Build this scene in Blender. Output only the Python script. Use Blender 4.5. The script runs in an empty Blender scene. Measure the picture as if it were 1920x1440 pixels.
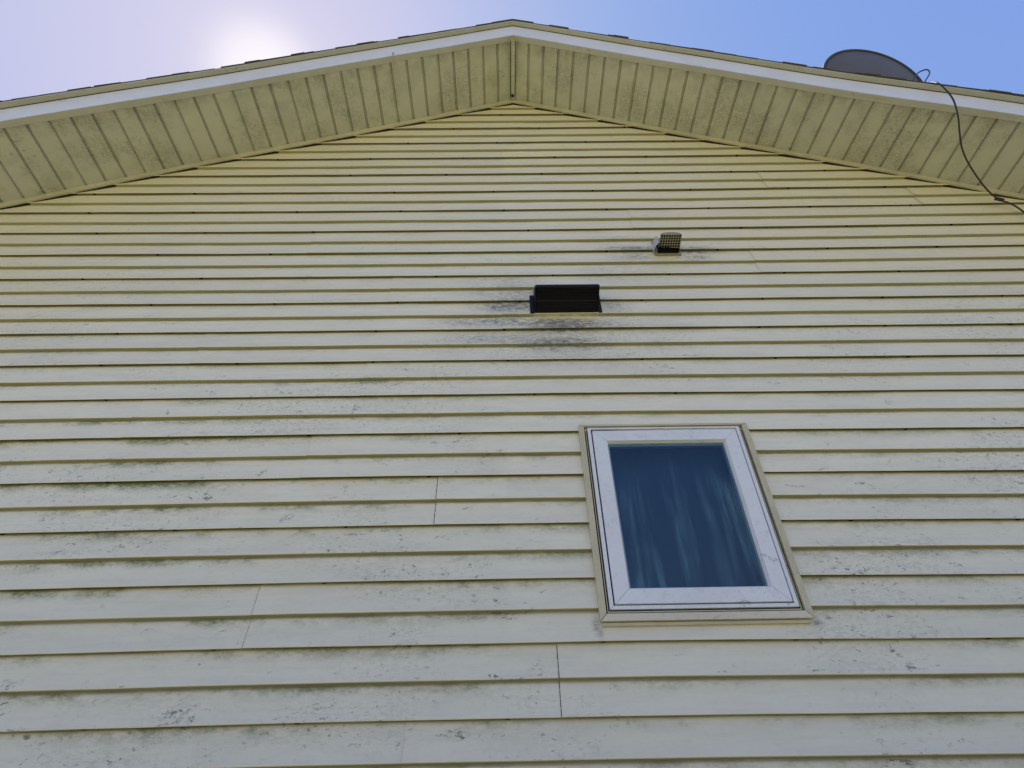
import bpy, bmesh, math, random
from mathutils import Vector, noise
R = math.radians
sc = bpy.context.scene
H = 1.6                                   # eye height: all heights below are above the lens, H lifts them to the ground

# ---------------------------------------------------------------- camera, sky, sun
cam_d = bpy.data.cameras.new('camera'); cam = bpy.data.objects.new('camera', cam_d)
sc.collection.objects.link(cam); sc.camera = cam
cam_d.sensor_width = 36; cam_d.lens = 36 * 1042.49 / 1920
cam_d.clip_start = .05; cam_d.clip_end = 3000
rt = Vector((.9999, -.0014, -.0164)); up = Vector((.0116, -.6424, .7663)); fw = Vector((.0116, .7664, .6423))
from mathutils import Matrix
M = Matrix((rt, up, -fw)).transposed().to_4x4(); M.translation = Vector((0, -1.8708, H))
cam.matrix_world = M

SUN_DIR = Vector((-.3500, .3345, .8750)).normalized()
EL = math.asin(SUN_DIR.z); AZ = math.atan2(SUN_DIR.x, SUN_DIR.y)
w = bpy.data.worlds.new("World"); sc.world = w; w.use_nodes = True
nt = w.node_tree; N = nt.nodes; L = nt.links
bg = N['Background']
sky = N.new('ShaderNodeTexSky'); sky.sky_type = 'NISHITA'; sky.sun_disc = False
sky.sun_elevation = EL; sky.sun_rotation = AZ
sky.air_density = 1.0; sky.dust_density = .3; sky.ozone_density = 3.0
bg.inputs['Strength'].default_value = .10
# haze glow of the sky around the sun (depends only on the direction looked in)
tc = N.new('ShaderNodeTexCoord')
dot = N.new('ShaderNodeVectorMath'); dot.operation = 'DOT_PRODUCT'; dot.inputs[1].default_value = SUN_DIR
L.new(tc.outputs['Generated'], dot.inputs[0])
def wmath(op, a, b=None):
    n = N.new('ShaderNodeMath'); n.operation = op
    for i, v in enumerate((a, b)):
        if v is None: continue
        if isinstance(v, (int, float)): n.inputs[i].default_value = v
        else: L.new(v, n.inputs[i])
    return n.outputs[0]
ac = wmath('ARCCOSINE', wmath('MINIMUM', dot.outputs['Value'], 1.0))
def lobe(sig, amp, pw=2.0): return wmath('MULTIPLY', wmath('EXPONENT', wmath('MULTIPLY', wmath('POWER', wmath('DIVIDE', ac, sig), pw), -1.0)), amp)
def lobec(sig, col, pw=2.0):
    n = N.new('ShaderNodeVectorMath'); n.operation = 'SCALE'; n.inputs[0].default_value = col
    L.new(lobe(sig, 1.0, pw), n.inputs['Scale']); return n.outputs[0]
def vadd(a, b):
    n = N.new('ShaderNodeVectorMath'); n.operation = 'ADD'; L.new(a, n.inputs[0]); L.new(b, n.inputs[1]); return n.outputs[0]
tint = N.new('ShaderNodeVectorMath'); tint.operation = 'MULTIPLY'; tint.inputs[1].default_value = (.84, .85, 1.50)
L.new(sky.outputs[0], tint.inputs[0])
def vop(op, a, b):
    n = N.new('ShaderNodeVectorMath'); n.operation = op; L.new(a, n.inputs[0])
    if isinstance(b, tuple): n.inputs[1].default_value = b
    else: L.new(b, n.inputs[1])
    return n.outputs[0]
q2 = vop('DIVIDE', tint.outputs[0], (1.76, 1.72, 2.66)); q4 = vop('MULTIPLY', vop('MULTIPLY', q2, q2), vop('MULTIPLY', q2, q2))
sq = vop('ADD', q4, (1, 1, 1)); sx = N.new('ShaderNodeSeparateXYZ'); L.new(sq, sx.inputs[0]); cx = N.new('ShaderNodeCombineXYZ')
for i in range(3): L.new(wmath('POWER', sx.outputs[i], .25), cx.inputs[i])
soft = vop('DIVIDE', tint.outputs[0], cx.outputs[0])                    # soft clip on the brightest part of the sky
glow = vadd(vadd(lobec(.070, (.85, .80, .45), 3.5), lobec(.11, (.28, .19, .10))), lobec(.42, (.42, .42, .12)))
L.new(vadd(soft, glow), bg.inputs['Color'])

sun_d = bpy.data.lights.new('sun', 'SUN'); sun_d.energy = 4.6; sun_d.angle = R(.5); sun_d.color = (1, .95, .87)
sun = bpy.data.objects.new('sun', sun_d); sc.collection.objects.link(sun)
sun.rotation_euler = (-SUN_DIR).to_track_quat('-Z', 'Y').to_euler(); sun.location = (0, 0, 20)
sc.view_settings.view_transform = 'Standard'; sc.view_settings.look = 'None'
sc.view_settings.exposure = 1.60; sc.view_settings.gamma = 1.0

# ---------------------------------------------------------------- material helpers
class Mat:
    def __init__(s, name, rough=.5, spec=.5, metal=0):
        s.m = bpy.data.materials.new(name); s.m.use_nodes = True
        s.t = s.m.node_tree; s.b = s.t.nodes['Principled BSDF']
        s.b.inputs['Roughness'].default_value = rough; s.b.inputs['Specular IOR Level'].default_value = spec
        s.b.inputs['Metallic'].default_value = metal
        s.co = s.n('ShaderNodeTexCoord')
    def n(s, k, **kw):
        x = s.t.nodes.new(k)
        for a, v in kw.items(): setattr(x, a, v)
        return x
    def put(s, sock, v):
        if isinstance(v, bpy.types.NodeSocket): s.t.links.new(v, sock)
        else: sock.default_value = v
    def scale(s, vec, sc3):
        x = s.n('ShaderNodeVectorMath', operation='MULTIPLY'); s.put(x.inputs[0], vec); x.inputs[1].default_value = sc3; return x.outputs[0]
    def noise(s, vec, scale, detail=3, rough=.5, sc3=None, dist=0):
        x = s.n('ShaderNodeTexNoise'); s.put(x.inputs['Vector'], s.scale(vec, sc3) if sc3 else vec)
        x.inputs['Scale'].default_value = scale; x.inputs['Detail'].default_value = detail
        x.inputs['Roughness'].default_value = rough; x.inputs['Distortion'].default_value = dist
        return x.outputs['Fac']
    def voro(s, vec, scale, sc3=None, rnd=1):
        x = s.n('ShaderNodeTexVoronoi'); s.put(x.inputs['Vector'], s.scale(vec, sc3) if sc3 else vec)
        x.inputs['Scale'].default_value = scale; x.inputs['Randomness'].default_value = rnd
        return x.outputs['Distance'], x.outputs['Color']
    def math(s, op, a, b=0., c=None, clamp=False):
        x = s.n('ShaderNodeMath', operation=op, use_clamp=clamp); s.put(x.inputs[0], a); s.put(x.inputs[1], b)
        if c is not None: s.put(x.inputs[2], c)
        return x.outputs[0]
    def ramp(s, f, a, b, lo=0., hi=1.):
        x = s.n('ShaderNodeMapRange'); x.interpolation_type = 'SMOOTHSTEP'; s.put(x.inputs[0], f)
        for i, v in enumerate((a, b, lo, hi)): x.inputs[i + 1].default_value = v
        return x.outputs[0]
    def mix(s, f, a, b, mode='MIX'):
        x = s.n('ShaderNodeMix', data_type='RGBA', blend_type=mode); s.put(x.inputs[0], f)
        s.put(x.inputs[6], a if isinstance(a, bpy.types.NodeSocket) else (*a, 1)); s.put(x.inputs[7], b if isinstance(b, bpy.types.NodeSocket) else (*b, 1))
        return x.outputs[2]
    def sep(s, v):
        x = s.n('ShaderNodeSeparateXYZ'); s.put(x.inputs[0], v); return x.outputs
    def col(s, v): s.put(s.b.inputs['Base Color'], v if isinstance(v, bpy.types.NodeSocket) else (*v, 1))
    def bump(s, h, dist, strength=.5):
        x = s.n('ShaderNodeBump'); x.inputs['Strength'].default_value = strength; x.inputs['Distance'].default_value = dist
        s.put(x.inputs['Height'], h); s.t.links.new(x.outputs[0], s.b.inputs['Normal'])

CREAM = (.66, .60, .40)
def specks(k, P, dens=.5, fine=1.0):
    """clusters of small dark mildew dots -> factor 0..1"""
    big = k.noise(P, 1.9, 4, .6, (.6, 1, 1.3))
    mask = k.ramp(big, .58 - .10 * dens, .72 - .09 * dens)
    dots = k.ramp(k.noise(P, 70, 3, .62, (.7, 1, 1.1), .5), .625, .665)
    cl = k.ramp(k.noise(P, 15, 4, .62, (.6, 1, 1.2), .8), .62, .70)
    grain = k.ramp(k.noise(P, 150, 5, .75, (.55, 1, 1)), .46, .55)
    blot = k.math('MULTIPLY', cl, grain)
    a = k.math('MULTIPLY', mask, k.math('MULTIPLY', dots, .75 * fine))
    b = k.math('MULTIPLY', k.ramp(big, .50 - .1 * dens, .62 - .1 * dens), k.math('MULTIPLY', blot, .85))
    return k.math('MAXIMUM', a, b), mask

def siding_mat():
    k = Mat('cream vinyl siding', .42, .45)
    P = k.co.outputs['Object']; uv = k.sep(k.co.outputs['UV']); X, Y, Z = k.sep(P)[:3]
    frac = k.math('FRACT', uv[1])
    base = k.mix(k.ramp(k.noise(P, 1.1, 3, .6), .35, .65), (.85, .77, .49), (.83, .76, .52))
    # lower courses greyer and paler, courses up under the eaves yellower
    hgt = k.math('ADD', Z, k.math('MULTIPLY', k.noise(P, 1.4, 3, .6), 1.2))
    near_eave = k.math('ADD', hgt, k.math('MULTIPLY', k.math('ABSOLUTE', X), .42))
    base = k.mix(k.ramp(near_eave, 4.5, 6.4, .85, .0), base, (.87, .84, .69))
    # panel to panel tone
    pn = k.n('ShaderNodeTexWhiteNoise', noise_dimensions='2D'); cb = k.n('ShaderNodeCombineXYZ')
    k.put(cb.inputs[0], k.math('FLOOR', k.math('MULTIPLY', uv[0], .3))); k.put(cb.inputs[1], k.math('FLOOR', k.math('MULTIPLY', k.math('ADD', uv[1], 1.), .5)))
    k.put(pn.inputs['Vector'], cb.outputs[0])
    base = k.mix(k.math('MULTIPLY', pn.outputs['Value'], .10), base, (.50, .49, .43))
    # cloudy film and fine streaks along the boards
    cloud = k.noise(P, 9, 5, .65, (.35, 1, 1.6))
    base = k.mix(k.ramp(cloud, .38, .72, 0, .20), base, (.50, .49, .46))
    gr = k.noise(P, 34, 4, .7, (.12, 1, 2.2))
    base = k.mix(k.ramp(gr, .45, .75, 0, .14), base, (.40, .40, .38))
    mot = k.noise(P, 70, 4, .75, (.5, 1, 1))
    base = k.mix(k.ramp(mot, .45, .72, 0, .09), base, (.36, .36, .34))
    # green algae in the sheltered top of each board, under the lap
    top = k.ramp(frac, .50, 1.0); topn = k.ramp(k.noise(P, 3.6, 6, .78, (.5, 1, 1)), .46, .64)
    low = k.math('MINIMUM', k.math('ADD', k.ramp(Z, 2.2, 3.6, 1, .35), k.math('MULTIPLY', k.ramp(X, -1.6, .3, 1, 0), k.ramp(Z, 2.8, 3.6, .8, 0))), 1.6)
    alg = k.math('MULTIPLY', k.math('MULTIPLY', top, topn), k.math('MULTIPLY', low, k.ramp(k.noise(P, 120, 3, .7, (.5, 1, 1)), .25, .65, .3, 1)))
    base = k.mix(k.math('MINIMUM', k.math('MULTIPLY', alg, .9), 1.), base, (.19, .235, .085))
    edge = k.math('MULTIPLY', k.ramp(frac, .84, 1.0), k.ramp(k.noise(P, 3.1, 4, .7), .35, .7, .35, 1.))  # soft shade beneath the lap, put into the colour of the board tops
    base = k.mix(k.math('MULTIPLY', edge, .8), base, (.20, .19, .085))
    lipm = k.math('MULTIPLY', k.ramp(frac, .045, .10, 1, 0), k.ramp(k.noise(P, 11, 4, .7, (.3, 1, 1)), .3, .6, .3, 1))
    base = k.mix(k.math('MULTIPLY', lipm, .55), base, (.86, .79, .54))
    under = k.ramp(frac, .002, .012, 1, 0)  # algae tint on lap undersides, darkened to paint in their shade
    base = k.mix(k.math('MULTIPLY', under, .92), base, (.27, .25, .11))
    lowdim = k.math('ADD', Z, k.math('MULTIPLY', k.noise(P, 2.2, 4, .6), .9))  # lower wall dimmed in the colour, standing in for lens fall-off
    base = k.mix(k.ramp(lowdim, 2.1, 3.4, .24, 0), base, (.46, .47, .40))
    lap_shade = k.math('MULTIPLY', k.ramp(frac, .905, .968), k.ramp(k.noise(P, 6, 4, .7, (.4, 1, 1)), .25, .55, .6, 1))  # shadow line below each lap, painted as a dark olive band
    base = k.mix(k.math('MULTIPLY', lap_shade, .5), base, (.10, .095, .04))
    # mildew specks, denser low on the wall
    sp, mk = specks(k, P, 1.0)
    hi = k.ramp(Z, 2.6, 4.3, 1, .28)
    base = k.mix(k.math('MULTIPLY', mk, k.math('MULTIPLY', k.ramp(k.noise(P, 90, 4, .8, (.5, 1, 1)), .45, .62), k.math('MULTIPLY', hi, .28))), base, (.26, .27, .22))
    base = k.mix(k.math('MULTIPLY', sp, k.math('MULTIPLY', hi, .95)), base, (.09, .095, .075))
    # soot beside and below the two vents: x, z, rx, rz, strength
    tot = None
    for (x, z, rx, rz, a) in ((.28, 1.925, .17, .040, 2.0), (.27, 1.80, .19, .04, 1.3), (.02, 2.06, .13, .04, 1.5), (-.06, 1.955, .22, .035, 1.0), (-.06, 1.84, .20, .035, .6), (.02, 2.16, .18, .05, .55), (.0, 2.26, .2, .05, .3),
                              (.54, 2.06, .07, .05, .55), (.62, 1.90, .2, .04, .3), (.70, 2.515, .15, .022, 1.3), (.72, 2.445, .12, .03, .7), (.66, 2.60, .16, .03, .4), (1.03, 2.50, .10, .025, 1.2), (1.03, 2.43, .08, .03, .8),
                              (.283, .545, .012, .022, .75), (.292, .520, .010, .02, .5), (.990, .542, .018, .012, .75), (.60, 2.32, .25, .10, .22), (.30, 1.70, .3, .05, .3)):
        dx = k.math('POWER', k.math('DIVIDE', k.math('SUBTRACT', X, x), rx), 2.); dz = k.math('POWER', k.math('DIVIDE', k.math('SUBTRACT', Z, z + H), rz), 2.)
        g = k.math('MULTIPLY', k.math('EXPONENT', k.math('MULTIPLY', k.math('ADD', dx, dz), -1.)), a)
        tot = g if tot is None else k.math('ADD', tot, g)
    soot = k.math('MULTIPLY', tot, k.ramp(k.noise(P, 75, 6, .82, (.42, 1, 1.1)), .42, .60))
    base = k.mix(k.math('MINIMUM', k.math('MULTIPLY', soot, .85), .9), base, (.085, .085, .09))
    cl_ = k.math('MULTIPLY', k.math('MULTIPLY', k.ramp(Z, 1.972 + H, 1.985 + H), k.ramp(Z, 2.016 + H, 2.022 + H, 1, 0)), k.math('MULTIPLY', k.ramp(X, .11, .16), k.ramp(X, .42, .49, 1, 0)))
    halo = k.math('MINIMUM', k.math('MULTIPLY', k.math('MULTIPLY', tot, .45), k.ramp(k.noise(P, 13, 5, .7, (.6, 1, 1.2)), .3, .65)), .5)
    base = k.mix(halo, base, (.24, .25, .24))
    base = k.mix(k.math('MULTIPLY', cl_, k.ramp(k.noise(P, 22, 4, .7), .3, .6, .2, .7)), base, (.70, .64, .36))
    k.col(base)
    k.put(k.b.inputs['Roughness'], k.ramp(cloud, .3, .7, .36, .55))
    k.bump(k.math('ADD', k.math('MULTIPLY', gr, .6), k.math('MULTIPLY', k.noise(P, 7, 2, .5, (.25, 1, 1)), 2.0)), .0016, .5)
    return k.m

def trim_mat(name, c, dirt=.5, rough=.45, dirtc=(.10, .10, .07), green=0.0):
    k = Mat(name, rough, .45); P = k.co.outputs['Object']
    b = k.mix(k.ramp(k.noise(P, 4, 4, .7), .4, .7, 0, .35), c, tuple(v * .8 for v in c))
    b = k.mix(k.ramp(k.noise(P, 45, 5, .75), .5, .75, 0, .4 * dirt), b, tuple(v * .55 for v in c))
    if green: b = k.mix(k.ramp(k.noise(P, 3, 5, .75), .42, .66, 0, green), b, (.20, .21, .10))
    sp, mk = specks(k, P, dirt)
    b = k.mix(k.math('MULTIPLY', sp, .8), b, dirtc)
    k.col(b); k.bump(k.noise(P, 30, 3, .6), .0008, .4)
    return k.m

def soffit_mat():
    k = Mat('cream soffit panels', .5, .4); P = k.co.outputs['Object']; X, Y, Z = k.sep(P)[:3]
    b = k.mix(k.ramp(k.noise(P, 2.2, 4, .65), .35, .65), (.525, .53, .43), (.49, .49, .42))
    b = k.mix(k.ramp(k.noise(P, 6, 4, .7), .48, .68, 0, .35), b, (.33, .35, .27))
    # mould: curly broken patches, heaviest along the outer edge and again near the wall
    wv = k.noise(P, 26, 6, .75, None, 2.2); patch = k.ramp(k.noise(P, 3.6, 4, .7), .44, .62)
    curl = k.math('MULTIPLY', k.ramp(k.math('ABSOLUTE', k.math('SUBTRACT', wv, .5)), .0, .045, 1, 0), patch)
    fine = k.math('MULTIPLY', k.ramp(k.noise(P, 110, 5, .8), .52, .62), patch)
    outer = k.ramp(Y, -.42, -.30, 1, 0)
    b = k.mix(k.math('MULTIPLY', k.math('MULTIPLY', outer, k.ramp(k.noise(P, 16, 5, .7), .35, .6)), .45), b, (.27, .22, .15))
    b = k.mix(k.math('MULTIPLY', fine, .45), b, (.18, .15, .09))
    b = k.mix(k.math('MULTIPLY', curl, .6), b, (.13, .11, .06))
    sp, mk = specks(k, P, .8); b = k.mix(k.math('MULTIPLY', sp, .7), b, (.08, .07, .04))
    k.col(b); k.bump(k.noise(P, 12, 3, .5), .0012, .4); return k.m

def plain(name, c, rough=.5, spec=.5, metal=0, var=.25, scale=20):
    k = Mat(name, rough, spec, metal); P = k.co.outputs['Object']
    k.col(k.mix(k.ramp(k.noise(P, scale, 4, .7), .35, .7, 0, var), c, tuple(v * .5 for v in c))); k.bump(k.noise(P, scale * 3, 3, .6), .0006, .3); return k.m

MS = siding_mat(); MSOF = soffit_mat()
MTRIM = trim_mat('cream vinyl trim', (.60, .55, .39), .6, green=.25)
MLIP = trim_mat('cream drip edge metal', (.46, .455, .40), .5, green=.15)
MFASC = trim_mat('white coated fascia', (.74, .75, .79), .35, .35, (.2, .2, .2))
MWHITE = trim_mat('white window vinyl', (.77, .80, .86), .9, .3, (.16, .16, .18))
MBOTTOM = trim_mat('dirty cream window trim', (.68, .64, .52), 1.0)
MGRIMEGAP = plain('grime and gap shade', (.03, .027, .02), .9, .1)
MGROOVE = plain('dark groove line', (.11, .10, .05), .9, .1, var=.6, scale=30)
MDARK = plain('dark gap', (.015, .015, .017), .8, .2)
MPLASTIC = plain('black plastic', (.009, .009, .014), .5, .22)
MMESH = plain('black mesh wire', (.045, .04, .055), .5, .4)
MGRID = plain('weathered tan plastic', (.33, .30, .22), .5, .4, var=.5, scale=60)
MBLUE = plain('bare grey vinyl', (.50, .53, .60), .35, .5, var=.35, scale=40)
MDISH = plain('grey dish paint', (.11, .108, .115), .55, .3, var=.2, scale=8)
MRIM = plain('dark dish rim', (.035, .032, .035), .5, .4)
MCABLE = plain('black cable rubber', (.018, .016, .016), .45, .5)
MROOM = plain('dark room paint', (.04, .055, .10), .8, .2)
MMETAL = plain('galvanised steel', (.35, .35, .36), .4, .5, .8)
MCONC = plain('concrete foundation', (.30, .29, .27), .9, .2, scale=9)
k = Mat('asphalt shingles', .95, .2); P = k.co.outputs['Object']
k.col(k.mix(k.noise(P, 14, 5, .7), (.055, .05, .045), (.13, .12, .11))); k.bump(k.noise(P, 300, 3, .7), .003, .8); MSHIN = k.m
k = Mat('lawn', .9, .2); P = k.co.outputs['Object']
k.col(k.mix(k.noise(P, 1.3, 6, .7), (.165, .158, .085), (.245, .23, .13))); k.bump(k.noise(P, 40, 4, .8), .03, .8); MLAWN = k.m
k = Mat('curtain fabric', .8, .2); P = k.co.outputs['Object']
k.col(k.mix(k.noise(P, 3, 2, .5), (.050, .11, .22), (.055, .115, .23))); MCURT = k.m
# window glass: clear pane with its own reflection plus a film of dried run marks
k = Mat('window glass', .02, .5); P = k.co.outputs['Object']; T = k.t
tr = k.n('ShaderNodeBsdfTransparent'); tr.inputs[0].default_value = (.62, .74, .78, 1)
gl = k.n('ShaderNodeBsdfGlossy'); gl.inputs['Roughness'].default_value = .015; gl.inputs['Color'].default_value = (.60, .80, 1, 1)
df = k.n('ShaderNodeBsdfDiffuse'); df.inputs[0].default_value = (.20, .42, .55, 1)
fr = k.n('ShaderNodeFresnel'); fr.inputs[0].default_value = 1.75
m1 = k.n('ShaderNodeMixShader'); k.put(m1.inputs[0], fr.outputs[0]); T.links.new(tr.outputs[0], m1.inputs[1]); T.links.new(gl.outputs[0], m1.inputs[2])
X, Y, Z = k.sep(P)[:3]
run = k.math('MULTIPLY', k.ramp(k.noise(P, 19, 4, .6, (1, 1, .10), .5), .42, .74), k.ramp(k.noise(P, 60, 3, .7, (1, 1, .05)), .3, .7, .35, 1))
topj = k.math('ADD', Z, k.math('MULTIPLY', k.noise(P, 17, 3, .6, (1, 1, .05)), .35))
run = k.math('MULTIPLY', run, k.math('MULTIPLY', k.ramp(topj, 1.08 + H + .10, 1.08 + H + .24, 1, 0), k.ramp(k.noise(P, 5, 2, .5), .3, .62, .25, 1)))
m2 = k.n('ShaderNodeMixShader'); k.put(m2.inputs[0], k.math('ADD', k.math('MULTIPLY', run, .42), .008)); T.links.new(m1.outputs[0], m2.inputs[1]); T.links.new(df.outputs[0], m2.inputs[2])
T.links.new(m2.outputs[0], T.nodes['Material Output'].inputs[0]); MGLASS = k.m

# ---------------------------------------------------------------- mesh helpers
class MB:
    def __init__(s, *mats): s.v = []; s.f = []; s.uv = []; s.mi = []; s.mats = mats; s.smooth = []
    def face(s, idx, mi=0, uv=None, sm=False): s.f.append(tuple(idx)); s.mi.append(mi); s.uv.append(uv); s.smooth.append(sm)
    def quad(s, a, b, c, d, mi=0, sm=False):
        i = len(s.v); s.v += [a, b, c, d]; s.face((i, i + 1, i + 2, i + 3), mi, None, sm)
    def box(s, x0, x1, y0, y1, z0, z1, mi=0):
        i = len(s.v)
        s.v += [(x, y, z) for x in (x0, x1) for y in (y0, y1) for z in (z0, z1)]
        for q in ((0, 1, 3, 2), (4, 6, 7, 5), (0, 4, 5, 1), (2, 3, 7, 6), (0, 2, 6, 4), (1, 5, 7, 3)): s.face([i + j for j in q], mi)
    def hexa(s, p, mi=0):
        """8 points: bottom ring 4, top ring 4"""
        i = len(s.v); s.v += [tuple(q) for q in p]
        for q in ((3, 2, 1, 0), (4, 5, 6, 7), (0, 1, 5, 4), (1, 2, 6, 5), (2, 3, 7, 6), (3, 0, 4, 7)): s.face([i + j for j in q], mi)
    def prism(s, poly, y0, y1, mi=0):
        """polygon in XZ extruded y0 (front) to y1"""
        i = len(s.v); n = len(poly)
        s.v += [(x, y0, z) for x, z in poly] + [(x, y1, z) for x, z in poly]
        s.face(range(i, i + n), mi); s.face(range(i + 2 * n - 1, i + n - 1, -1), mi)
        for j in range(n): s.face((i + j, i + (j + 1) % n, i + n + (j + 1) % n, i + n + j)[::-1], mi)
    def grid(s, rows, mi=0, sm=True, uvs=None, close=False):
        i = len(s.v); m = len(rows[0])
        for r in rows: s.v += [tuple(p) for p in r]
        for a in range(len(rows) - 1):
            for b in range(m if close else m - 1):
                c = (b + 1) % m; q = (i + a * m + b, i + a * m + c, i + (a + 1) * m + c, i + (a + 1) * m + b)
                s.face(q, mi, None if uvs is None else (uvs[a][b], uvs[a][c], uvs[a + 1][c], uvs[a + 1][b]), sm)
    def tube(s, pts, r, seg=8, mi=0, cap=True):
        rows = []; pts = [Vector(p) for p in pts]; prev = None
        for i, p in enumerate(pts):
            t = (pts[min(i + 1, len(pts) - 1)] - pts[max(i - 1, 0)]).normalized()
            n = t.orthogonal().normalized() if prev is None else (prev - t * prev.dot(t)).normalized()
            prev = n; b = t.cross(n); rr = r[i] if isinstance(r, (list, tuple)) else r
            rows.append([p + rr * (math.cos(a) * n + math.sin(a) * b) for a in [2 * math.pi * j / seg for j in range(seg)]])
        i0 = len(s.v); s.grid(rows, mi, True, None, True)
        if cap: s.face([i0 + j for j in range(seg)][::-1], mi); s.face([i0 + (len(pts) - 1) * seg + j for j in range(seg)], mi)
    def build(s, name, parent=None, bevel=0, loc=None, normals=True):
        me = bpy.data.meshes.new(name)
        off = Vector(loc) if loc is not None else Vector((0, 0, 0))
        me.from_pydata([tuple(Vector(v) - off) for v in s.v], [], s.f)
        for m in s.mats: me.materials.append(m)
        for p, mi, sm in zip(me.polygons, s.mi, s.smooth): p.material_index = mi; p.use_smooth = sm
        if any(u is not None for u in s.uv):
            ul = me.uv_layers.new(name='UVMap')
            for p, u in zip(me.polygons, s.uv):
                if u is None: continue
                for li, c in zip(p.loop_indices, u): ul.data[li].uv = c
        if bevel or normals:
            bm = bmesh.new(); bm.from_mesh(me)
            if bevel:
                bmesh.ops.remove_doubles(bm, verts=bm.verts, dist=1e-6)
                bmesh.ops.bevel(bm, geom=[e for e in bm.edges if len(e.link_faces) == 2 and e.calc_face_angle(0) > .5], offset=bevel, segments=1, affect='EDGES', clamp_overlap=True)
            if normals: bmesh.ops.recalc_face_normals(bm, faces=bm.faces)
            bm.to_mesh(me); bm.free()
        o = bpy.data.objects.new(name, me); sc.collection.objects.link(o)
        if parent: o.parent = parent
        if loc is not None and not parent: o.location = loc
        return o
def thing(name, label, cat, loc=(0, 0, 0)):
    o = bpy.data.objects.new(name, None); sc.collection.objects.link(o); o.location = loc; o.empty_display_size = .1
    o['label'] = label; o['category'] = cat; return o
def tag(o, label, cat): o['label'] = label; o['category'] = cat; return o
def nz(a, b=0., c=0.): return noise.noise(Vector((a, b, c)))

# ---------------------------------------------------------------- ground
g = MB(MLAWN); g.quad((-1500, -1500, 0), (1500, -1500, 0), (1500, 1500, 0), (-1500, 1500, 0)); o = g.build('ground'); o['kind'] = 'structure'

# ---------------------------------------------------------------- house geometry
S = .1016; Z0 = .1876; XR = .0807; ZR = 4.3203; SL = .442; OV = .4486
XL, XE = XR - 4.9, XR + 4.9                       # the two corners of the gable wall
DC = (-.0045, .0311, -.0364, .0098, -.0007, .001, -.0, -.0022, .0014, -.0002, -.0029, -.0037, .0051, -.0014, .0001)
def dzf(x, z):
    x = max(-2.9, min(3.1, x)); z = max(.19, min(4.2, z)); t = 0
    for i in range(3):
        for j in range(5): t += DC[i * 5 + j] * x ** i * z ** j
    return t
def zc(kk, x):
    """height of the drip edge of course kk at x: the boards were not hung quite level"""
    z = Z0 + S * kk
    return H + z + dzf(x, z) + .0020 * nz(x * 1.15, (kk // 2) * 3.1, 5) + .0007 * nz(x * 3.7, kk * 1.9, 8)
def lerp(tab, x):
    if x <= tab[0][0]: return tab[0][1]
    for (a, u), (b, v) in zip(tab, tab[1:]):
        if x <= b: t = (x - a) / (b - a); t = t * t * (3 - 2 * t); return u + (v - u) * t
    return tab[-1][1]
def zin(x):   # soffit line at the wall (lower edge of the trim)
    return H + ZR - SL * abs(x - XR) + lerp(((-3, -.016), (-1.88, .007), (-1.1, -.003), (.05, .004), (1.25, -.013), (2.27, .008), (3.15, .0)), x)
def zout(x):  # lower front edge of the rake fascia
    return H + ZR + .058 - SL * abs(x - XR) + lerp(((-2.8, .008), (-1.75, -.010), (-1.03, .006), (.06, .020), (1.17, -.020), (2.1, -.040), (2.94, .004)), x)

house = thing('house', 'two storey gabled house end clad in mildewed cream clapboard siding', 'house')

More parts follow.
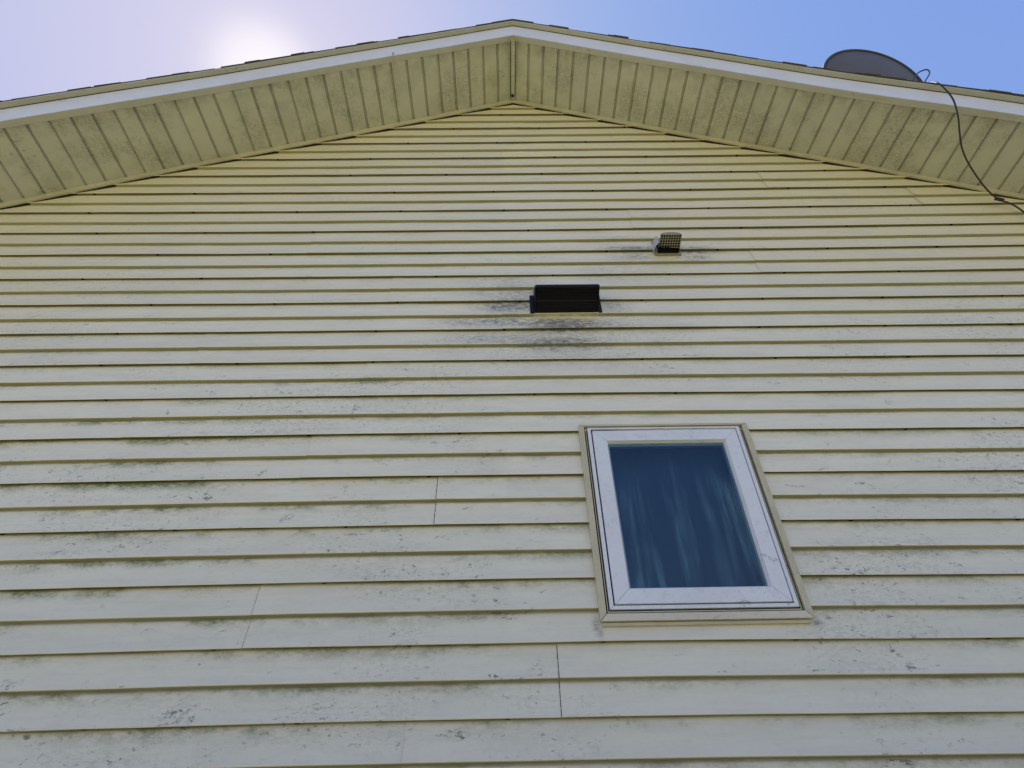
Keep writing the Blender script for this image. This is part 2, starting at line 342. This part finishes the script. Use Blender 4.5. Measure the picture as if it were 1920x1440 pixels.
# --- clapboard wall
KN, KX = -14, 41
WX0, WX1 = .312, .963                                                      # window opening
seams = {1: [.153], 7: [-.262], 3: [-.828], 5: [-1.448], 17: [-.0115], 19: [-.580], 13: [-.623], 9: [-.784], 15: [-1.412], 25: [.737], 21: [1.346],
         29: [1.637], 27: [2.507], 23: [-1.066], 11: [-1.545], -1: [-.3, 2.2], -3: [.9], -5: [-1.2], -7: [.3], -9: [1.3], -11: [-.7], -13: [.4]}
wall = MB(MS, MGRIMEGAP, MWHITE)
rnd = random.Random(4)
for kk in range(KN, KX):
    odd = kk % 2 != 0
    pk = kk if odd else kk - 1
    top = Z0 + S * kk
    half = min(4.9, (ZR + .10 - top) / SL + .02)
    if half <= .05: continue
    x0, x1 = XR - half, XR + half
    cuts = [x0] + [c for c in seams.get(pk, []) if x0 < c < x1] + [x1]
    for si in range(len(cuts) - 1):
        a, b = cuts[si], cuts[si + 1]; off = -.0016 * (si % 2)
        if si % 2 == 0 and si < len(cuts) - 2: b += .03
        spans = [(a, b)]
        if 4 <= kk <= 10:
            spans = []
            if a < WX0: spans.append((a, min(b, WX0)))
            if b > WX1: spans.append((max(a, WX1), b))
        for (p, q) in spans:
            n = max(2, int((q - p) / .07)); rows = []; uvs = []
            for i in range(n + 1):
                x = p + (q - p) * i / n; zb = zc(kk, x); zt = zc(kk + 1, x)
                wb = .0018 * nz(x * 1.3, pk * 7.7, 1) + .0009 * nz(x * 5, kk * 2.3, 9) + off
                lipw = .0007 * nz(x * 2.1, kk * 4.4, 2)
                if si % 2 and i == 0: wb -= .0012
                if odd: pr = [(-.0025, zt - .0035), (-.0080, zb + S * .5), (-.0130, zb + .009), (-.0150, zb + .004), (-.0150, zb + .0008), (-.0132, zb), (-.0128, zb + .006), (0.004, zb + .006)]
                else: pr = [(-.0020, zt + .004), (-.0078, zb + S * .5), (-.0128, zb + .009), (-.0146, zb + .004), (-.0146, zb + .0008), (-.0128, zb), (-.0030, zb - .0035), (.0, zb - .0045)]
                fr_ = [.999, .5, .09, .04, .01, .0, .0, .0]
                rows.append([(x, y * 1.16 + wb - (lipw if 0 < j < 6 else 0), z) for j, (y, z) in enumerate(pr)])
                uvs.append([(x, kk + f) for f in fr_])
            wall.grid(rows, 0, True, uvs)
        if si > 0 and pk in (1, 7, 3, 17, 27):                                                         # lap of two lengths: a thin packed dirt line
            c = cuts[si] - .001
            for j in range(4):
                za = zc(kk, c) + S * j / 4 + .001; zb_ = zc(kk, c) + S * (j + 1) / 4 - .002
                ya = -.0177 + .0138 * j / 4; yb = -.0177 + .0138 * (j + 1) / 4; ww = (.0012 if pk in (1, 7) else .0006) + .0005 * rnd.random()
                if j == 3: zb_ -= .003
                wall.quad((c - ww, ya - .0006, za), (c + ww * .2, ya - .0006, za), (c + ww * .2, yb - .0006, zb_), (c - ww, yb - .0006, zb_), 2 if pk == 17 else 1)
    if odd:                                                                # weep notches in the bottom lock
        ph = rnd.random() * .61; x = x0 + ph
        while x < x1:
            if not (4 <= kk <= 11 and WX0 - .03 < x < WX1 + .03):
                z = zc(kk, x); l = .0035 + .0035 * rnd.random()
                if rnd.random() < .8: wall.box(x - l, x + l, -.0160, -.006, z - .0007, z + .004, 1)
            x += .609
for ex, sd in ((XL, -1), (XE, 1)):                                         # the overhang along the eaves, out of the photograph
    ev = MB(MSOF); q_ = ex + sd * .27; zz = H + ZR - SL * 4.9 - .075
    ev.box(min(ex, q_), max(ex, q_), -OV + .03, 8.2, zz - .02, zz)
    ev.build('eave_soffit', house); ev = MB(MFASC)
    ev.box(min(q_, q_ + sd * .02), max(q_, q_ + sd * .02), -OV + .025, 8.2, zz - .03, zz + .13); ev.build('eave_fascia', house)
    ev = MB(MSOF); ev.box(min(ex, q_), max(ex, q_), -.012, .004, zz, zz + .16); ev.build('eave_return', house)
wo = wall.build('wall', house, normals=False)

# sheathing behind the boards, with the window opening
sh = MB(MDARK, MCONC)
def gable(x): return min(H + ZR - SL * abs(x - XR) + .1, 99)
for (a, b, z0, z1) in ((XL, WX0 - .004, .25, None), (WX1 + .004, XE, .25, None), (WX0 - .004, WX1 + .004, .25, .575 + H), (WX0 - .004, WX1 + .004, 1.30 + H, None)):
    if z1 is not None: sh.box(a, b, .006, .15, z0, z1)
    else:
        xs = sorted({a, b} | ({XR} if a < XR < b else set()))
        for u, v in zip(xs, xs[1:]): sh.prism([(u, z0), (v, z0), (v, gable(v)), (u, gable(u))], .006, .15)
sh.build('sheathing', house)
f_ = MB(MCONC); f_.box(XL + .01, XE - .01, .0, 8.0, -.2, .36); f_.build('foundation', house)
# side and back walls, corner posts
for sx, xx in ((-1, XL), (1, XE)):
    m = MB(MS)
    zt = H + ZR - SL * 4.9 + .05; rows = []; uvs = []
    kk = KN
    while H + Z0 + S * kk < zt:
        zb = H + Z0 + S * kk
        for (d, z, f) in ((.014, zb, .01), (.003, min(zb + S, zt), .99)):
            rows.append([(xx + sx * d, .02, z), (xx + sx * d, 8.0, z)]); uvs.append([(0, kk + f), (8, kk + f)])
        kk += 1
    m.grid(rows, 0, False, uvs); m.build('side_wall', house, normals=False)
    c = MB(MTRIM); c.box(xx - .045 + sx * -.0, xx + .045, -.022, .06, .28, zt); c.build('corner_post', house, bevel=.003)
bk = MB(MS)
for (u, v) in ((XL, XR), (XR, XE)): bk.prism([(u, .28), (v, .28), (v, gable(v)), (u, gable(u))], 7.9, 8.0)
bk.build('back_wall', house)

# --- wall trim under the soffit (in lengths), with a dark strip painting the shadow gap below
OH = .45
def slope_strip(mb, xs, f, mi=0, sm=False):
    """f(x) -> closed profile of (y, z)"""
    mb.grid([[(x, y, z) for (y, z) in f(x)] for x in xs], mi, sm, None, True)
    for x, rev in ((xs[0], 1), (xs[-1], 0)):
        i = len(mb.v); pr = f(x); mb.v += [(x, y, z) for y, z in pr]; r = list(range(i, i + len(pr))); mb.face(r[::-1] if rev else r, mi)
def frange(a, b, step=.2):
    n = max(1, round(abs(b - a) / step)); return [a + (b - a) * i / n for i in range(n + 1)]
def SOFF(x, y):   # height of the soffit sheet at depth y
    t = (-.02 - y) / (OV - .05); t = max(0, min(1.08, t))
    return (zin(x) + .040) * (1 - t) + (zout(x) - .004) * t
for side in (-1, 1):
    E_ = XL - .35 if side < 0 else XE + .35
    brk = [XR] + ([-2.455, -4.0] if side < 0 else [.146, .43, .9755, 2.1926, 4.2]) + [XL if side < 0 else XE]
    tr_ = MB(MTRIM, MDARK)
    for i, (a, b) in enumerate(zip(brk, brk[1:])):
        dy = -.0012 * (i % 2); a2 = a + side * (.0009 if i else 0)
        slope_strip(tr_, frange(a2, b - side * .0009), lambda x: [(-.004, zin(x) + .046), (-.0250 + dy, zin(x) + .0455), (-.0275 + dy, zin(x) + .043), (-.0275 + dy, zin(x) + .003), (-.0260 + dy, zin(x) + .001), (-.004, zin(x) + .0015)])
    tr_.build('rake_trim', house)
    rc = MB(MGRIMEGAP)
    slope_strip(rc, frange(XR, XL if side < 0 else XE), lambda x: [(-.004, zin(x) + .0008), (-.0150, zin(x) + .0008), (-.0140, zin(x) - .010), (-.004, zin(x) - .010)])
    rc.build('trim_gap_shade', house)

# --- soffit: panels with a V groove every four inches, every third one a panel joint
for side in (-1, 1):
    E_ = XL - .35 if side < 0 else XE + .35
    so = MB(MSOF, MGROOVE); rows = []
    n = 52; start = XR + side * .018
    for i in range(n):
        a = start + side * i * S; b = a + side * S
        joint = (i % 3 == (1 if side < 0 else 2))
        gd = .0105; gw = .0125
        pr = [(a, 0), (b - side * (gw + .004), 0), (b - side * (gw + .0015), gd), (b - side * .0020, gd)]
        if joint: pr = [(a, 0), (b - side * (gw + .004), 0), (b - side * (gw + .002), gd), (b - side * .0055, gd), (b - side * .0050, -.0016), (b - side * .0015, -.0016), (b - side * .001, .006), (b - side * .0002, .006)]
        for x, d in pr: rows.append((x, d + .0012 * nz(x * 2.1, 3, side)))
    full = [[(x, y, SOFF(x, y) + d + .0010 * nz(x * 3, y * 4)) for y in (-.010, -.12, -.24, -.36, -OV + .014)] for x, d in rows]
    so.grid(full, 0, False)
    for i in range(n):  # thin dark strips along the groove edges
        b = start + side * (i + 1) * S
        for u0, u1, dd in ((b - side * .0030, b - side * .0016, .0096), (b - side * (gw + .0030), b - side * (gw + .0020), .0)) if i % 3 != 1 else ((b - side * .0034, b - side * .0014, .0080),):
            for ya, yb in ((-.010, -.12), (-.12, -.24), (-.24, -.36), (-.36, -OV + .014)):
                so.quad((u0, ya, SOFF(u0, ya) + dd - .0012), (u1, ya, SOFF(u1, ya) + dd - .0012), (u1, yb, SOFF(u1, yb) + dd - .0012), (u0, yb, SOFF(u0, yb) + dd - .0012), 1)
    so.build('soffit', house, normals=False)
    # soffit of the same overhang along the eaves is out of sight; the fascia
    xs = frange(XR, E_, .15)
    fa = MB(MFASC, MDARK)
    def fb(x): return zout(x)
    wv = lambda x: .0018 * nz(x * 1.5, 8)
    slope_strip(fa, xs, lambda x: [(-OV + wv(x), fb(x)), (-OV + .002 + wv(x), fb(x) + .185), (-OV + .02, fb(x) + .185), (-OV + .02, fb(x) + .002)])
    slope_strip(fa, xs, lambda x: [(-OV - .0012 + wv(x), fb(x) + .1835 + .001 * nz(x * 4, 2)), (-OV - .0012 + wv(x), fb(x) + .188), (-OV + .001, fb(x) + .188), (-OV + .001, fb(x) + .1835)], 1)  # dark strip standing in for the shadow gap under the drip edge
    fa.build('fascia', house)
    lp = MB(MLIP)
    slope_strip(lp, xs, lambda x: [(-OV + .0015 + wv(x), fb(x) - .0045), (-OV + .036, fb(x) - .0085 + .0008 * nz(x * 5)), (-OV + .036, fb(x) - .0005), (-OV + .0015 + wv(x), fb(x) - .0005)])
    lp.build('fascia_lip', house)
    de = MB(MLIP, MDARK); cuts = [XR, XR + side * (.34 if side < 0 else 1.55), E_]
    for i, (a, b) in enumerate(zip(cuts, cuts[1:])):
        o2 = -.0012 * (i % 2)
        slope_strip(de, frange(a + (side * .001 if i else 0), b, .15), lambda x: [(-OV + .003, fb(x) + .187), (-OV - .005, fb(x) + .189), (-OV - .026 + o2 + .8 * wv(x), fb(x) + .193), (-OV - .028 + o2 + .8 * wv(x), fb(x) + .203), (-OV + .003, fb(x) + .210)])
    de.build('drip_edge', house)
cp = MB(MSOF)
cp.box(XR - .0135, XR + .0135, -OV + .015, -.030, H + ZR + .028, H + ZR + .0335)
cp.build('ridge_soffit_strip', house, bevel=.0015)

# --- shingled roof: each course a thin slab with its own ragged rake edge
for side in (-1, 1):
    ro = MB(MSHIN); cs = math.hypot(1, SL); exp = .143 / cs; n = int(5.3 / exp)
    rr = random.Random(11 + side)
    for i in range(n):
        xa = XR + side * (i * exp - .002); xb = XR + side * ((i + 1) * exp)
        def zr(x): return zout(x) + .205
        ov = -OV - .029 - .007 * rr.random() - (.004 if rr.random() < .3 else 0)
        th = .0035 + .002 * rr.random(); st = .0015 + .004 * rr.random()
        ro.hexa([(xa, ov, zr(xa)), (xb, ov, zr(xb)), (xb, 8.3, zr(xb)), (xa, 8.3, zr(xa)),
                 (xa, ov, zr(xa) + th * .6), (xb, ov, zr(xb) + th + st), (xb, 8.3, zr(xb) + th + st), (xa, 8.3, zr(xa) + th * .6)])
        if rr.random() < .25:                                             # a laminated tab proud of the course
            t0 = rr.uniform(.1, .5); x2 = xa + (xb - xa) * t0
            ro.hexa([(x2, ov - .002, zr(x2) + th + .002), (xb, ov - .002, zr(xb) + th + .002), (xb, ov + .4, zr(xb) + th + .002), (x2, ov + .4, zr(x2) + th + .002),
                     (x2, ov - .002, zr(x2) + th + .003), (xb, ov - .002, zr(xb) + th + st + .002), (xb, ov + .4, zr(xb) + th + st + .004), (x2, ov + .4, zr(x2) + th + .005)])
    ro.build('roof', house)
    dk = MB(MDARK); a, b = XR, XR + side * 5.25                           # deck that closes the roof from below
    dk.hexa([(a, -OV + .022, H + ZR + .09), (b, -OV + .022, H + ZR + .09 - SL * 5.25), (b, 8.25, H + ZR + .09 - SL * 5.25), (a, 8.25, H + ZR + .09),
             (a, -OV + .022, H + ZR + .20), (b, -OV + .022, H + ZR + .20 - SL * 5.25), (b, 8.25, H + ZR + .20 - SL * 5.25), (a, 8.25, H + ZR + .20)])
    dk.build('roof_deck', house)
rc = MB(MSHIN)                                                            # ridge caps
y = -OV - .034
while y < 8.2:
    zt = zout(XR) + .214
    rc.hexa([(XR - .15, y, zt - .066), (XR, y, zt - .002), (XR, y + .2, zt + .001), (XR - .15, y + .2, zt - .062),
             (XR - .15, y, zt - .060), (XR, y, zt + .006), (XR, y + .2, zt + .005), (XR - .15, y + .2, zt - .058)])
    rc.hexa([(XR, y, zt - .002), (XR + .15, y, zt - .066), (XR + .15, y + .2, zt - .062), (XR, y + .2, zt + .001),
             (XR, y, zt + .006), (XR + .15, y, zt - .060), (XR + .15, y + .2, zt - .058), (XR, y + .2, zt + .005)])
    y += .143
rc.build('ridge_cap', house)

# ---------------------------------------------------------------- window (part of the house)
def ring(mb, x0, x1, z0, z1, wl, wr, wb, wt, yf, yb, gap=.0006, mis=(0, 0, 0, 0), inner=0.0):
    """mitred frame of four lengths; the inner edge may fall back by `inner` (a glazing bead)"""
    A = [(x0, z0), (x1, z0), (x1, z1), (x0, z1)]; B = [(x0 + wl, z0 + wb), (x1 - wr, z0 + wb), (x1 - wr, z1 - wt), (x0 + wl, z1 - wt)]
    for j, mi in enumerate(mis):
        a0, a1, b1, b0 = A[j], A[(j + 1) % 4], B[(j + 1) % 4], B[j]
        d = Vector((a1[0] - a0[0], a1[1] - a0[1])).normalized() * gap
        q = [(a0[0] + d.x, a0[1] + d.y), (a1[0] - d.x, a1[1] - d.y), (b1[0] - d.x, b1[1] - d.y), (b0[0] + d.x, b0[1] + d.y)]
        i = len(mb.v)
        mb.v += [(q[0][0], yf, q[0][1]), (q[1][0], yf, q[1][1]), (q[2][0], yf + inner, q[2][1]), (q[3][0], yf + inner, q[3][1])]
        mb.v += [(x, yb, z) for x, z in q]
        for f in ((0, 1, 2, 3), (7, 6, 5, 4), (0, 4, 5, 1), (1, 5, 6, 2), (2, 6, 7, 3), (3, 7, 4, 0)): mb.face([i + t for t in f], mi)
X0, X1, ZB, ZT = .294, .981, .553 + H, 1.3215 + H
wn = MB(MBOTTOM, MTRIM)
ring(wn, X0, X1, ZB, ZT, .0215, .0215, .0235, .0085, -.032, .0, .0011, (0, 1, 1, 1))
win = wn.build('window', house, bevel=.0014)
# thin ledge of the channel under the trim, and the dark seam round the frame
m = MB(MTRIM); m.box(X0 + .006, X1 - .012, -.022, 0, ZB - .013, ZB - .002); m.build('channel', win, bevel=.001)
m = MB(MDARK); ring(m, X0 + .02, X1 - .02, ZB + .018, ZT - .007, .02, .02, .02, .013, -.0175, .03, 0)
m.build('gap_seal', win)
fr_x0, fr_x1, fr_z0, fr_z1 = X0 + .034, X1 - .034, ZB + .036, ZT - .0125
m = MB(MTRIM); ring(m, X0 + .0275, X1 - .0275, ZB + .0285, ZT - .0098, .0025, .0025, .0032, .001, -.0225, .0, 0); m.build('bead', win)
m = MB(MWHITE); ring(m, fr_x0 + .001, fr_x1 - .001, fr_z0 + .001, fr_z1 - .001, .0135, .0135, .0120, .0075, -.0275, .06, .0003); m.build('frame', win, bevel=.0009)
m = MB(MDARK); ring(m, fr_x0 + .015, fr_x1 - .015, fr_z0 + .013, fr_z1 - .008, .012, .012, .012, .014, -.019, .05, 0); m.build('weatherstrip', win)
sx0, sx1, sz0, sz1 = fr_x0 + .0195, fr_x1 - .0195, fr_z0 + .0165, fr_z1 - .0185
m = MB(MWHITE); ring(m, sx0, sx1, sz0, sz1, .0535, .0535, .050, .049, -.031, .03, .00035); 
gx0, gx1, gz0, gz1 = sx0 + .0535, sx1 - .0535, sz0 + .050, sz1 - .049
m.build('sash', win, bevel=.0012)
m = MB(MWHITE); ring(m, gx0 - .001, gx1 + .001, gz0 - .001, gz1 + .001, .006, .006, .006, .006, -.0295, .012, .0002, (0,) * 4, .012); m.build('glazing_bead', win)
m = MB(MGLASS); m.quad((gx0, -.013, gz0), (gx1, -.013, gz0), (gx1, -.013, gz1), (gx0, -.013, gz1)); m.build('pane', win, normals=False)
MSPACE = plain('pale spacer bar', (.62, .70, .74), .3, .5)
m = MB(MSPACE); ring(m, gx0 - .002, gx1 + .002, gz0 - .002, gz1 + .002, .012, .013, .010, .017, -.0115, -.002, 0); m.build('spacer', win)
m = MB(MROOM)                                                              # the unlit room behind
ax0, ax1, az0, az1, dp = gx0 - .03, gx1 + .03, gz0 - .03, gz1 + .03, 1.6
m.quad((ax0 - .5, dp, az0 - .8), (ax1 + .5, dp, az0 - .8), (ax1 + .5, dp, az1 + .3), (ax0 - .5, dp, az1 + .3))
m.quad((ax0, .03, az0), (ax0 - .5, dp, az0 - .8), (ax0 - .5, dp, az1 + .3), (ax0, .03, az1)); m.quad((ax1, .03, az0), (ax1, .03, az1), (ax1 + .5, dp, az1 + .3), (ax1 + .5, dp, az0 - .8))
m.quad((ax0, .03, az1), (ax0 - .5, dp, az1 + .3), (ax1 + .5, dp, az1 + .3), (ax1, .03, az1)); m.quad((ax0, .03, az0), (ax1, .03, az0), (ax1 + .5, dp, az0 - .8), (ax0 - .5, dp, az0 - .8))
m.build('room_lining', win, normals=False)
m = MB(MCURT); rows = []
nn = 120
for i in range(nn + 1):
    u = i / nn; x = gx0 - .02 + (gx1 - gx0 + .04) * u; ztop = gz1 + .05
    rows.append([(x, .10 + (.003 + .006 * t) * math.sin(u * 30 + 1.2 * math.sin(u * 9)) + .02 * nz(u * 3, t * .7), ztop + (gz0 - .05 - ztop) * t) for t in [j / 8 for j in range(9)]])
m.grid(rows, 0, True); m.build('curtain', win, normals=False)

# ---------------------------------------------------------------- black exhaust vent
bz = 2.020 + H
v1 = thing('exhaust_vent', 'wide black exhaust vent hood with fine mesh, stained siding below it', 'vent', (.30, 0, bz))
L1 = (.30, 0, bz)
VX0, VX1, VD, VZF = .1465, .4560, .133, 2.081 + H
m = MB(MPLASTIC)
m.box(.1245, VX0 - .001, -.0265, .0, bz - .002, 2.145 + H); m.box(VX1 + .001, .4745, -.0265, .0, bz - .002, 2.145 + H); m.box(VX0 + .01, VX1 - .01, -.020, .0, 2.145 + H, 2.19 + H)
m.build('flange', v1, bevel=.0015, loc=L1)
m = MB(MPLASTIC); t = .004                                                 # hood: two cheeks, sloping top, front
for a, b in ((VX0, VX0 + t), (VX1 - t, VX1)):
    i = len(m.v); pf = [(0, bz), (-VD, VZF), (-VD, VZF + .012), (0, 2.20 + H)]
    m.v += [(a, y, z) for y, z in pf] + [(b, y, z) for y, z in pf]
    for f in ((0, 1, 2, 3), (7, 6, 5, 4), (0, 4, 5, 1), (1, 5, 6, 2), (2, 6, 7, 3), (3, 7, 4, 0)): m.face([i + q for q in f])
m.hexa([(VX0 + t, -VD, VZF), (VX1 - t, -VD, VZF), (VX1 - t, -VD + .008, VZF + .001), (VX0 + t, -VD + .008, VZF + .001), (VX0 + t, -VD, VZF + .012), (VX1 - t, -VD, VZF + .012), (VX1 - t, -VD + t, VZF + .011), (VX0 + t, -VD + t, VZF + .011)])
m.hexa([(VX0 + t, -VD, VZF + .0122), (VX1 - t, -VD, VZF + .0122), (VX1 - t, 0, 2.196 + H), (VX0 + t, 0, 2.196 + H), (VX0 + t, -VD, VZF + .016), (VX1 - t, -VD, VZF + .016), (VX1 - t, 0, 2.2 + H), (VX0 + t, 0, 2.2 + H)])
m.build('hood', v1, loc=L1)
m = MB(MPLASTIC); m.box(VX0 + .004, VX1 - .004, -.014, -.002, bz - .001, bz + .012); m.box(VX0 + .004, VX1 - .004, -.0245, -.0215, bz + .001, 2.19 + H); m.box(VX0 + .02, VX1 - .02, -.034, -.030, bz + .018, bz + .09); m.build('damper', v1, loc=L1)
m = MB(MMESH)                                                              # wire mesh across the underside
def under(u, vv): y = -.008 - (VD - .014) * vv; return (VX0 + .004 + (VX1 - VX0 - .008) * u, y, bz + (VZF - bz) * (-y / VD) + .003)
for i in range(45):
    p, q = under(i / 44, 0), under(i / 44, 1); m.tube([p, q], .00045, 4, cap=False)
for j in range(19):
    p, q = under(0, j / 18), under(1, j / 18); m.tube([p, q], .00045 if j != 9 else .0016, 4, cap=False)
m.build('mesh_screen', v1, loc=L1, normals=False)

# ---------------------------------------------------------------- small tan vent with a broken grid
sz = 2.458 + H
v1.location.z -= .021
v2 = thing('dryer_vent', 'small tan vent hood with broken square grid, above and right of the black vent', 'vent', (.888, 0, sz))
L2 = (.888, 0, sz)
A0, A1, D2, ZF2 = .832, .946, .120, 2.488 + H
m = MB(MGRID, MDARK); rows = []
arch = [(A0, 0), (A0, .004), (A0 + .010, .016), (A0 + .028, .022), ((A0 + A1) / 2, .024), (A1 - .028, .022), (A1 - .010, .016), (A1, .004), (A1, 0)]
def hood_row(y, zb, grow): return [(x + (x - .889) * grow, y, zb + d * (1 + 16 * grow)) for x, d in arch]
rows = [hood_row(-D2, ZF2, 0), hood_row(-.06, (ZF2 + sz) / 2, .02), hood_row(-.014, sz, .08)]
m.grid(rows, 0, True)
rows = [[(x - (x - .889) * .04, y + .001, z - (.0015 if j not in (0, 8) else 0)) for j, (x, y, z) in enumerate(r)] for r in rows]; m.grid(rows, 1, True)
i = len(m.v); m.v += [(x, -D2, ZF2 + d) for x, d in arch]; m.face(range(i, i + 9)); i = len(m.v); m.v += [(x, -D2 + .002, ZF2 + d) for x, d in arch]; m.face(range(i, i + 9), 1)
m.build('hood', v2, loc=L2, normals=False)
m = MB(MGRID); ring(m, A0 - .012, A1 + .012, sz - .007, sz + .12, .013, .013, .007, .02, -.0235, 0, 0); m.build('flange', v2, loc=L2, bevel=.001)
m = MB(MDARK); m.box(A0 + .002, A1 - .002, -.0215, .0, sz + .001, sz + .10); m.build('duct', v2, loc=L2)
m = MB(MGRID)                                                              # grid on the underside, torn off next to the wall
def und(u, vv): y = -.012 - (D2 - .012) * vv; return Vector((A0 + .002 + (A1 - A0 - .004) * u, y, sz + (ZF2 - sz) * (-y / D2)))
gr = random.Random(2)
for i in range(9):
    lo = (.40, .36, .35, .36, .33, .345, .34, .335, .30)[i]
    a, b = und(i / 8, 1.0), und(i / 8, lo); m.tube([a, b], .0021, 5)
for j in range(6):
    vv = 1.0 - j * .126
    if j == 5: a, b = und(.56, vv), und(1, vv)
    else: a, b = und(0, vv), und(1, vv)
    m.tube([a, b], .0021, 5)
m.build('grid', v2, loc=L2, normals=False)
m = MB(MBLUE); rows = []                                                   # split side skin curling off the cheek
for i in range(9):
    t = i / 8; rows.append([(A0 - .002 - .030 * math.sin(u * 1.9) * (1 - .55 * t) * (1 if t > .1 else .7) - .003 * math.sin(t * 9 + u * 3), -.020 - .062 * (1 - u) * (1 - .25 * t) - .006, sz + .012 + .082 * t - .012 * u) for u in [j / 6 for j in range(7)]])
m.grid(rows, 0, True); m.build('split_skin', v2, loc=L2, normals=False)

# ---------------------------------------------------------------- satellite dish on the roof
dc = Vector((2.755, -.154, 4.31 + H))
az, el = -.047, .192
nrm = Vector((math.sin(az) * math.cos(el), math.cos(az) * math.cos(el), math.sin(el)))
uu = nrm.cross(Vector((0, 0, 1))).normalized(); vv_ = uu.cross(nrm)
base = Vector((2.755, .06, zout(2.755) + .23))
dish = thing('satellite_dish', 'grey satellite dish with dark rim behind the roof edge', 'satellite dish', base)
RA, RB, DEP = .365, .394, .055
def dpt(r, a, off=0): return dc + uu * (RA * r * math.cos(a)) + vv_ * (RB * r * math.sin(a)) - nrm * (DEP * (1 - r * r) + off)
m = MB(MDISH); A_ = [2 * math.pi * j / 72 for j in range(72)]
for off in (0, .003):
    m.grid([[dpt(r, a, off) for a in A_] for r in (.02, .15, .3, .45, .6, .75, .88, .985)], 0, True, None, True)
m.build('reflector', dish, loc=base, normals=False)
m = MB(MRIM); rows = []
for a in A_:
    c = dpt(1.0, a); rd = (c - dc).normalized()
    rows.append([c + rd * (.014 * math.cos(t)) - nrm * (.017 * math.sin(t)) for t in [2 * math.pi * q / 8 for q in range(8)]])
rows.append(rows[0]); m.grid(rows, 0, True, None, True); m.build('rim', dish, loc=base, normals=False)
m = MB(MMETAL); bc = dc - nrm * (DEP + .02) - vv_ * .17
m.tube([base, base + Vector((0, 0, .25)), bc + Vector((0, -.02, -.12)), bc + Vector((0, -.02, .02))], .02, 12); m.tube([bc + Vector((-.07, 0, -.05)), bc + Vector((.07, 0, -.05))], .018, 8)
m.build('mast', dish, loc=base)
m = MB(MMETAL); m.box(base.x - .08, base.x + .08, base.y - .06, base.y + .10, base.z - .07, base.z + .008); m.build('foot', dish, loc=base, bevel=.002)
m = MB(MMETAL); tip = dc + nrm * .42 - vv_ * .34
m.tube([dc - vv_ * RB * 1.0, dc - vv_ * .40 + nrm * .15, tip], .012, 8); m.tube([tip, tip - (tip - dc).normalized() * .09], .028, 12); m.build('feed_arm', dish, loc=base)

# ---------------------------------------------------------------- cable from the dish over the rake and down onto the wall
def spline(pts, n=10):
    P_ = [Vector(p) for p in pts]; P_ = [2 * P_[0] - P_[1]] + P_ + [2 * P_[-1] - P_[-2]]; out = []
    for i in range(1, len(P_) - 2):
        for j in range(n):
            t = j / n; a, b, c, d = P_[i - 1:i + 3]
            out.append(.5 * ((2 * b) + (c - a) * t + (2 * a - 5 * b + 4 * c - d) * t * t + (3 * b - a - 3 * c + d) * t ** 3))
    out.append(P_[-2]); return out
CABLE = [(2.885, -0.25, 4.09), (2.9397, -0.25, 4.1713), (2.9881, -0.26, 4.2191), (3.021, -0.28, 4.2079), (2.9848, -0.3, 4.1134), (2.8957, -0.32, 3.9813), (2.8064, -0.34, 3.8619), (2.7257, -0.37, 3.7207), (2.6726, -0.42, 3.6318), (2.6173, -0.47, 3.5216), (2.5606, -0.508, 3.3923), (2.5502, -0.512, 3.3166), (2.5383, -0.508, 3.2134), (2.5316, -0.49, 3.1401), (2.5187, -0.463, 3.0569), (2.5229, -0.42, 3.0038), (2.5643, -0.345, 2.9715), (2.6526, -0.255, 2.9621), (2.7968, -0.14, 2.9592), (2.8732, -0.085, 2.9349), (2.9322, -0.055, 2.9029), (2.9822, -0.045, 2.8842), (3.0107, -0.042, 2.8436), (3.0299, -0.038, 2.7727), (3.0392, -0.035, 2.6606)]
m = MB(MCABLE); m.tube(spline([(x, y, z + H) for x, y, z in CABLE]), .0046, 8)
cb_ = m.build('cable', loc=(CABLE[-1][0], CABLE[-1][1], CABLE[-1][2] + H)); tag(cb_, 'black cable looping off the dish and drooping over the fascia to the wall', 'cable')
m = MB(MGRIMEGAP); xb = 3.028; zb = zin(xb)
# cable tie where two strands meet below the trim
m = MB(MCABLE)
p_ = [Vector((x, y, z + H)) for x, y, z in CABLE]; q_ = p_[-5]
m.tube([q_ + Vector((-.018, 0, .012)), q_ + Vector((.02, -.002, -.012))], .0105, 8); m.build('tie', cb_, loc=(CABLE[-1][0], CABLE[-1][1], CABLE[-1][2] + H))

# small dark wasp nest at the foot of the ridge strip
m = MB(plain('mud nest', (.035, .03, .025), .9, .1)); nc = Vector((XR - .003, -.062, H + ZR + .018)); rows = []
for i in range(7):
    ph = math.pi * (i + .001) / 6.002; rows.append([(nc.x + .010 * math.sin(ph) * math.cos(a) * (1 + .3 * nz(a, ph)), nc.y + .012 * math.sin(ph) * math.sin(a), nc.z + .012 * math.cos(ph)) for a in [2 * math.pi * j / 10 for j in range(10)]])
m.grid(rows, 0, True, None, True); no = m.build('mud_nest', loc=(nc.x, nc.y, nc.z)); tag(no, 'tiny dark mud nest stuck to the soffit strip at the gable peak', 'insect nest')

tw = MB(MGRIMEGAP); tx = -.7202; tz = zout(tx) + .012
tw.tube([(tx, -OV - .004, tz - .012), (tx + .002, -OV - .008, tz + .012), (tx + .004, -OV - .005, tz + .030)], .0022, 5)
to = tw.build('twig', loc=(tx, -OV - .004, tz)); tag(to, 'short dark twig stuck to the white fascia left of the peak', 'twig')
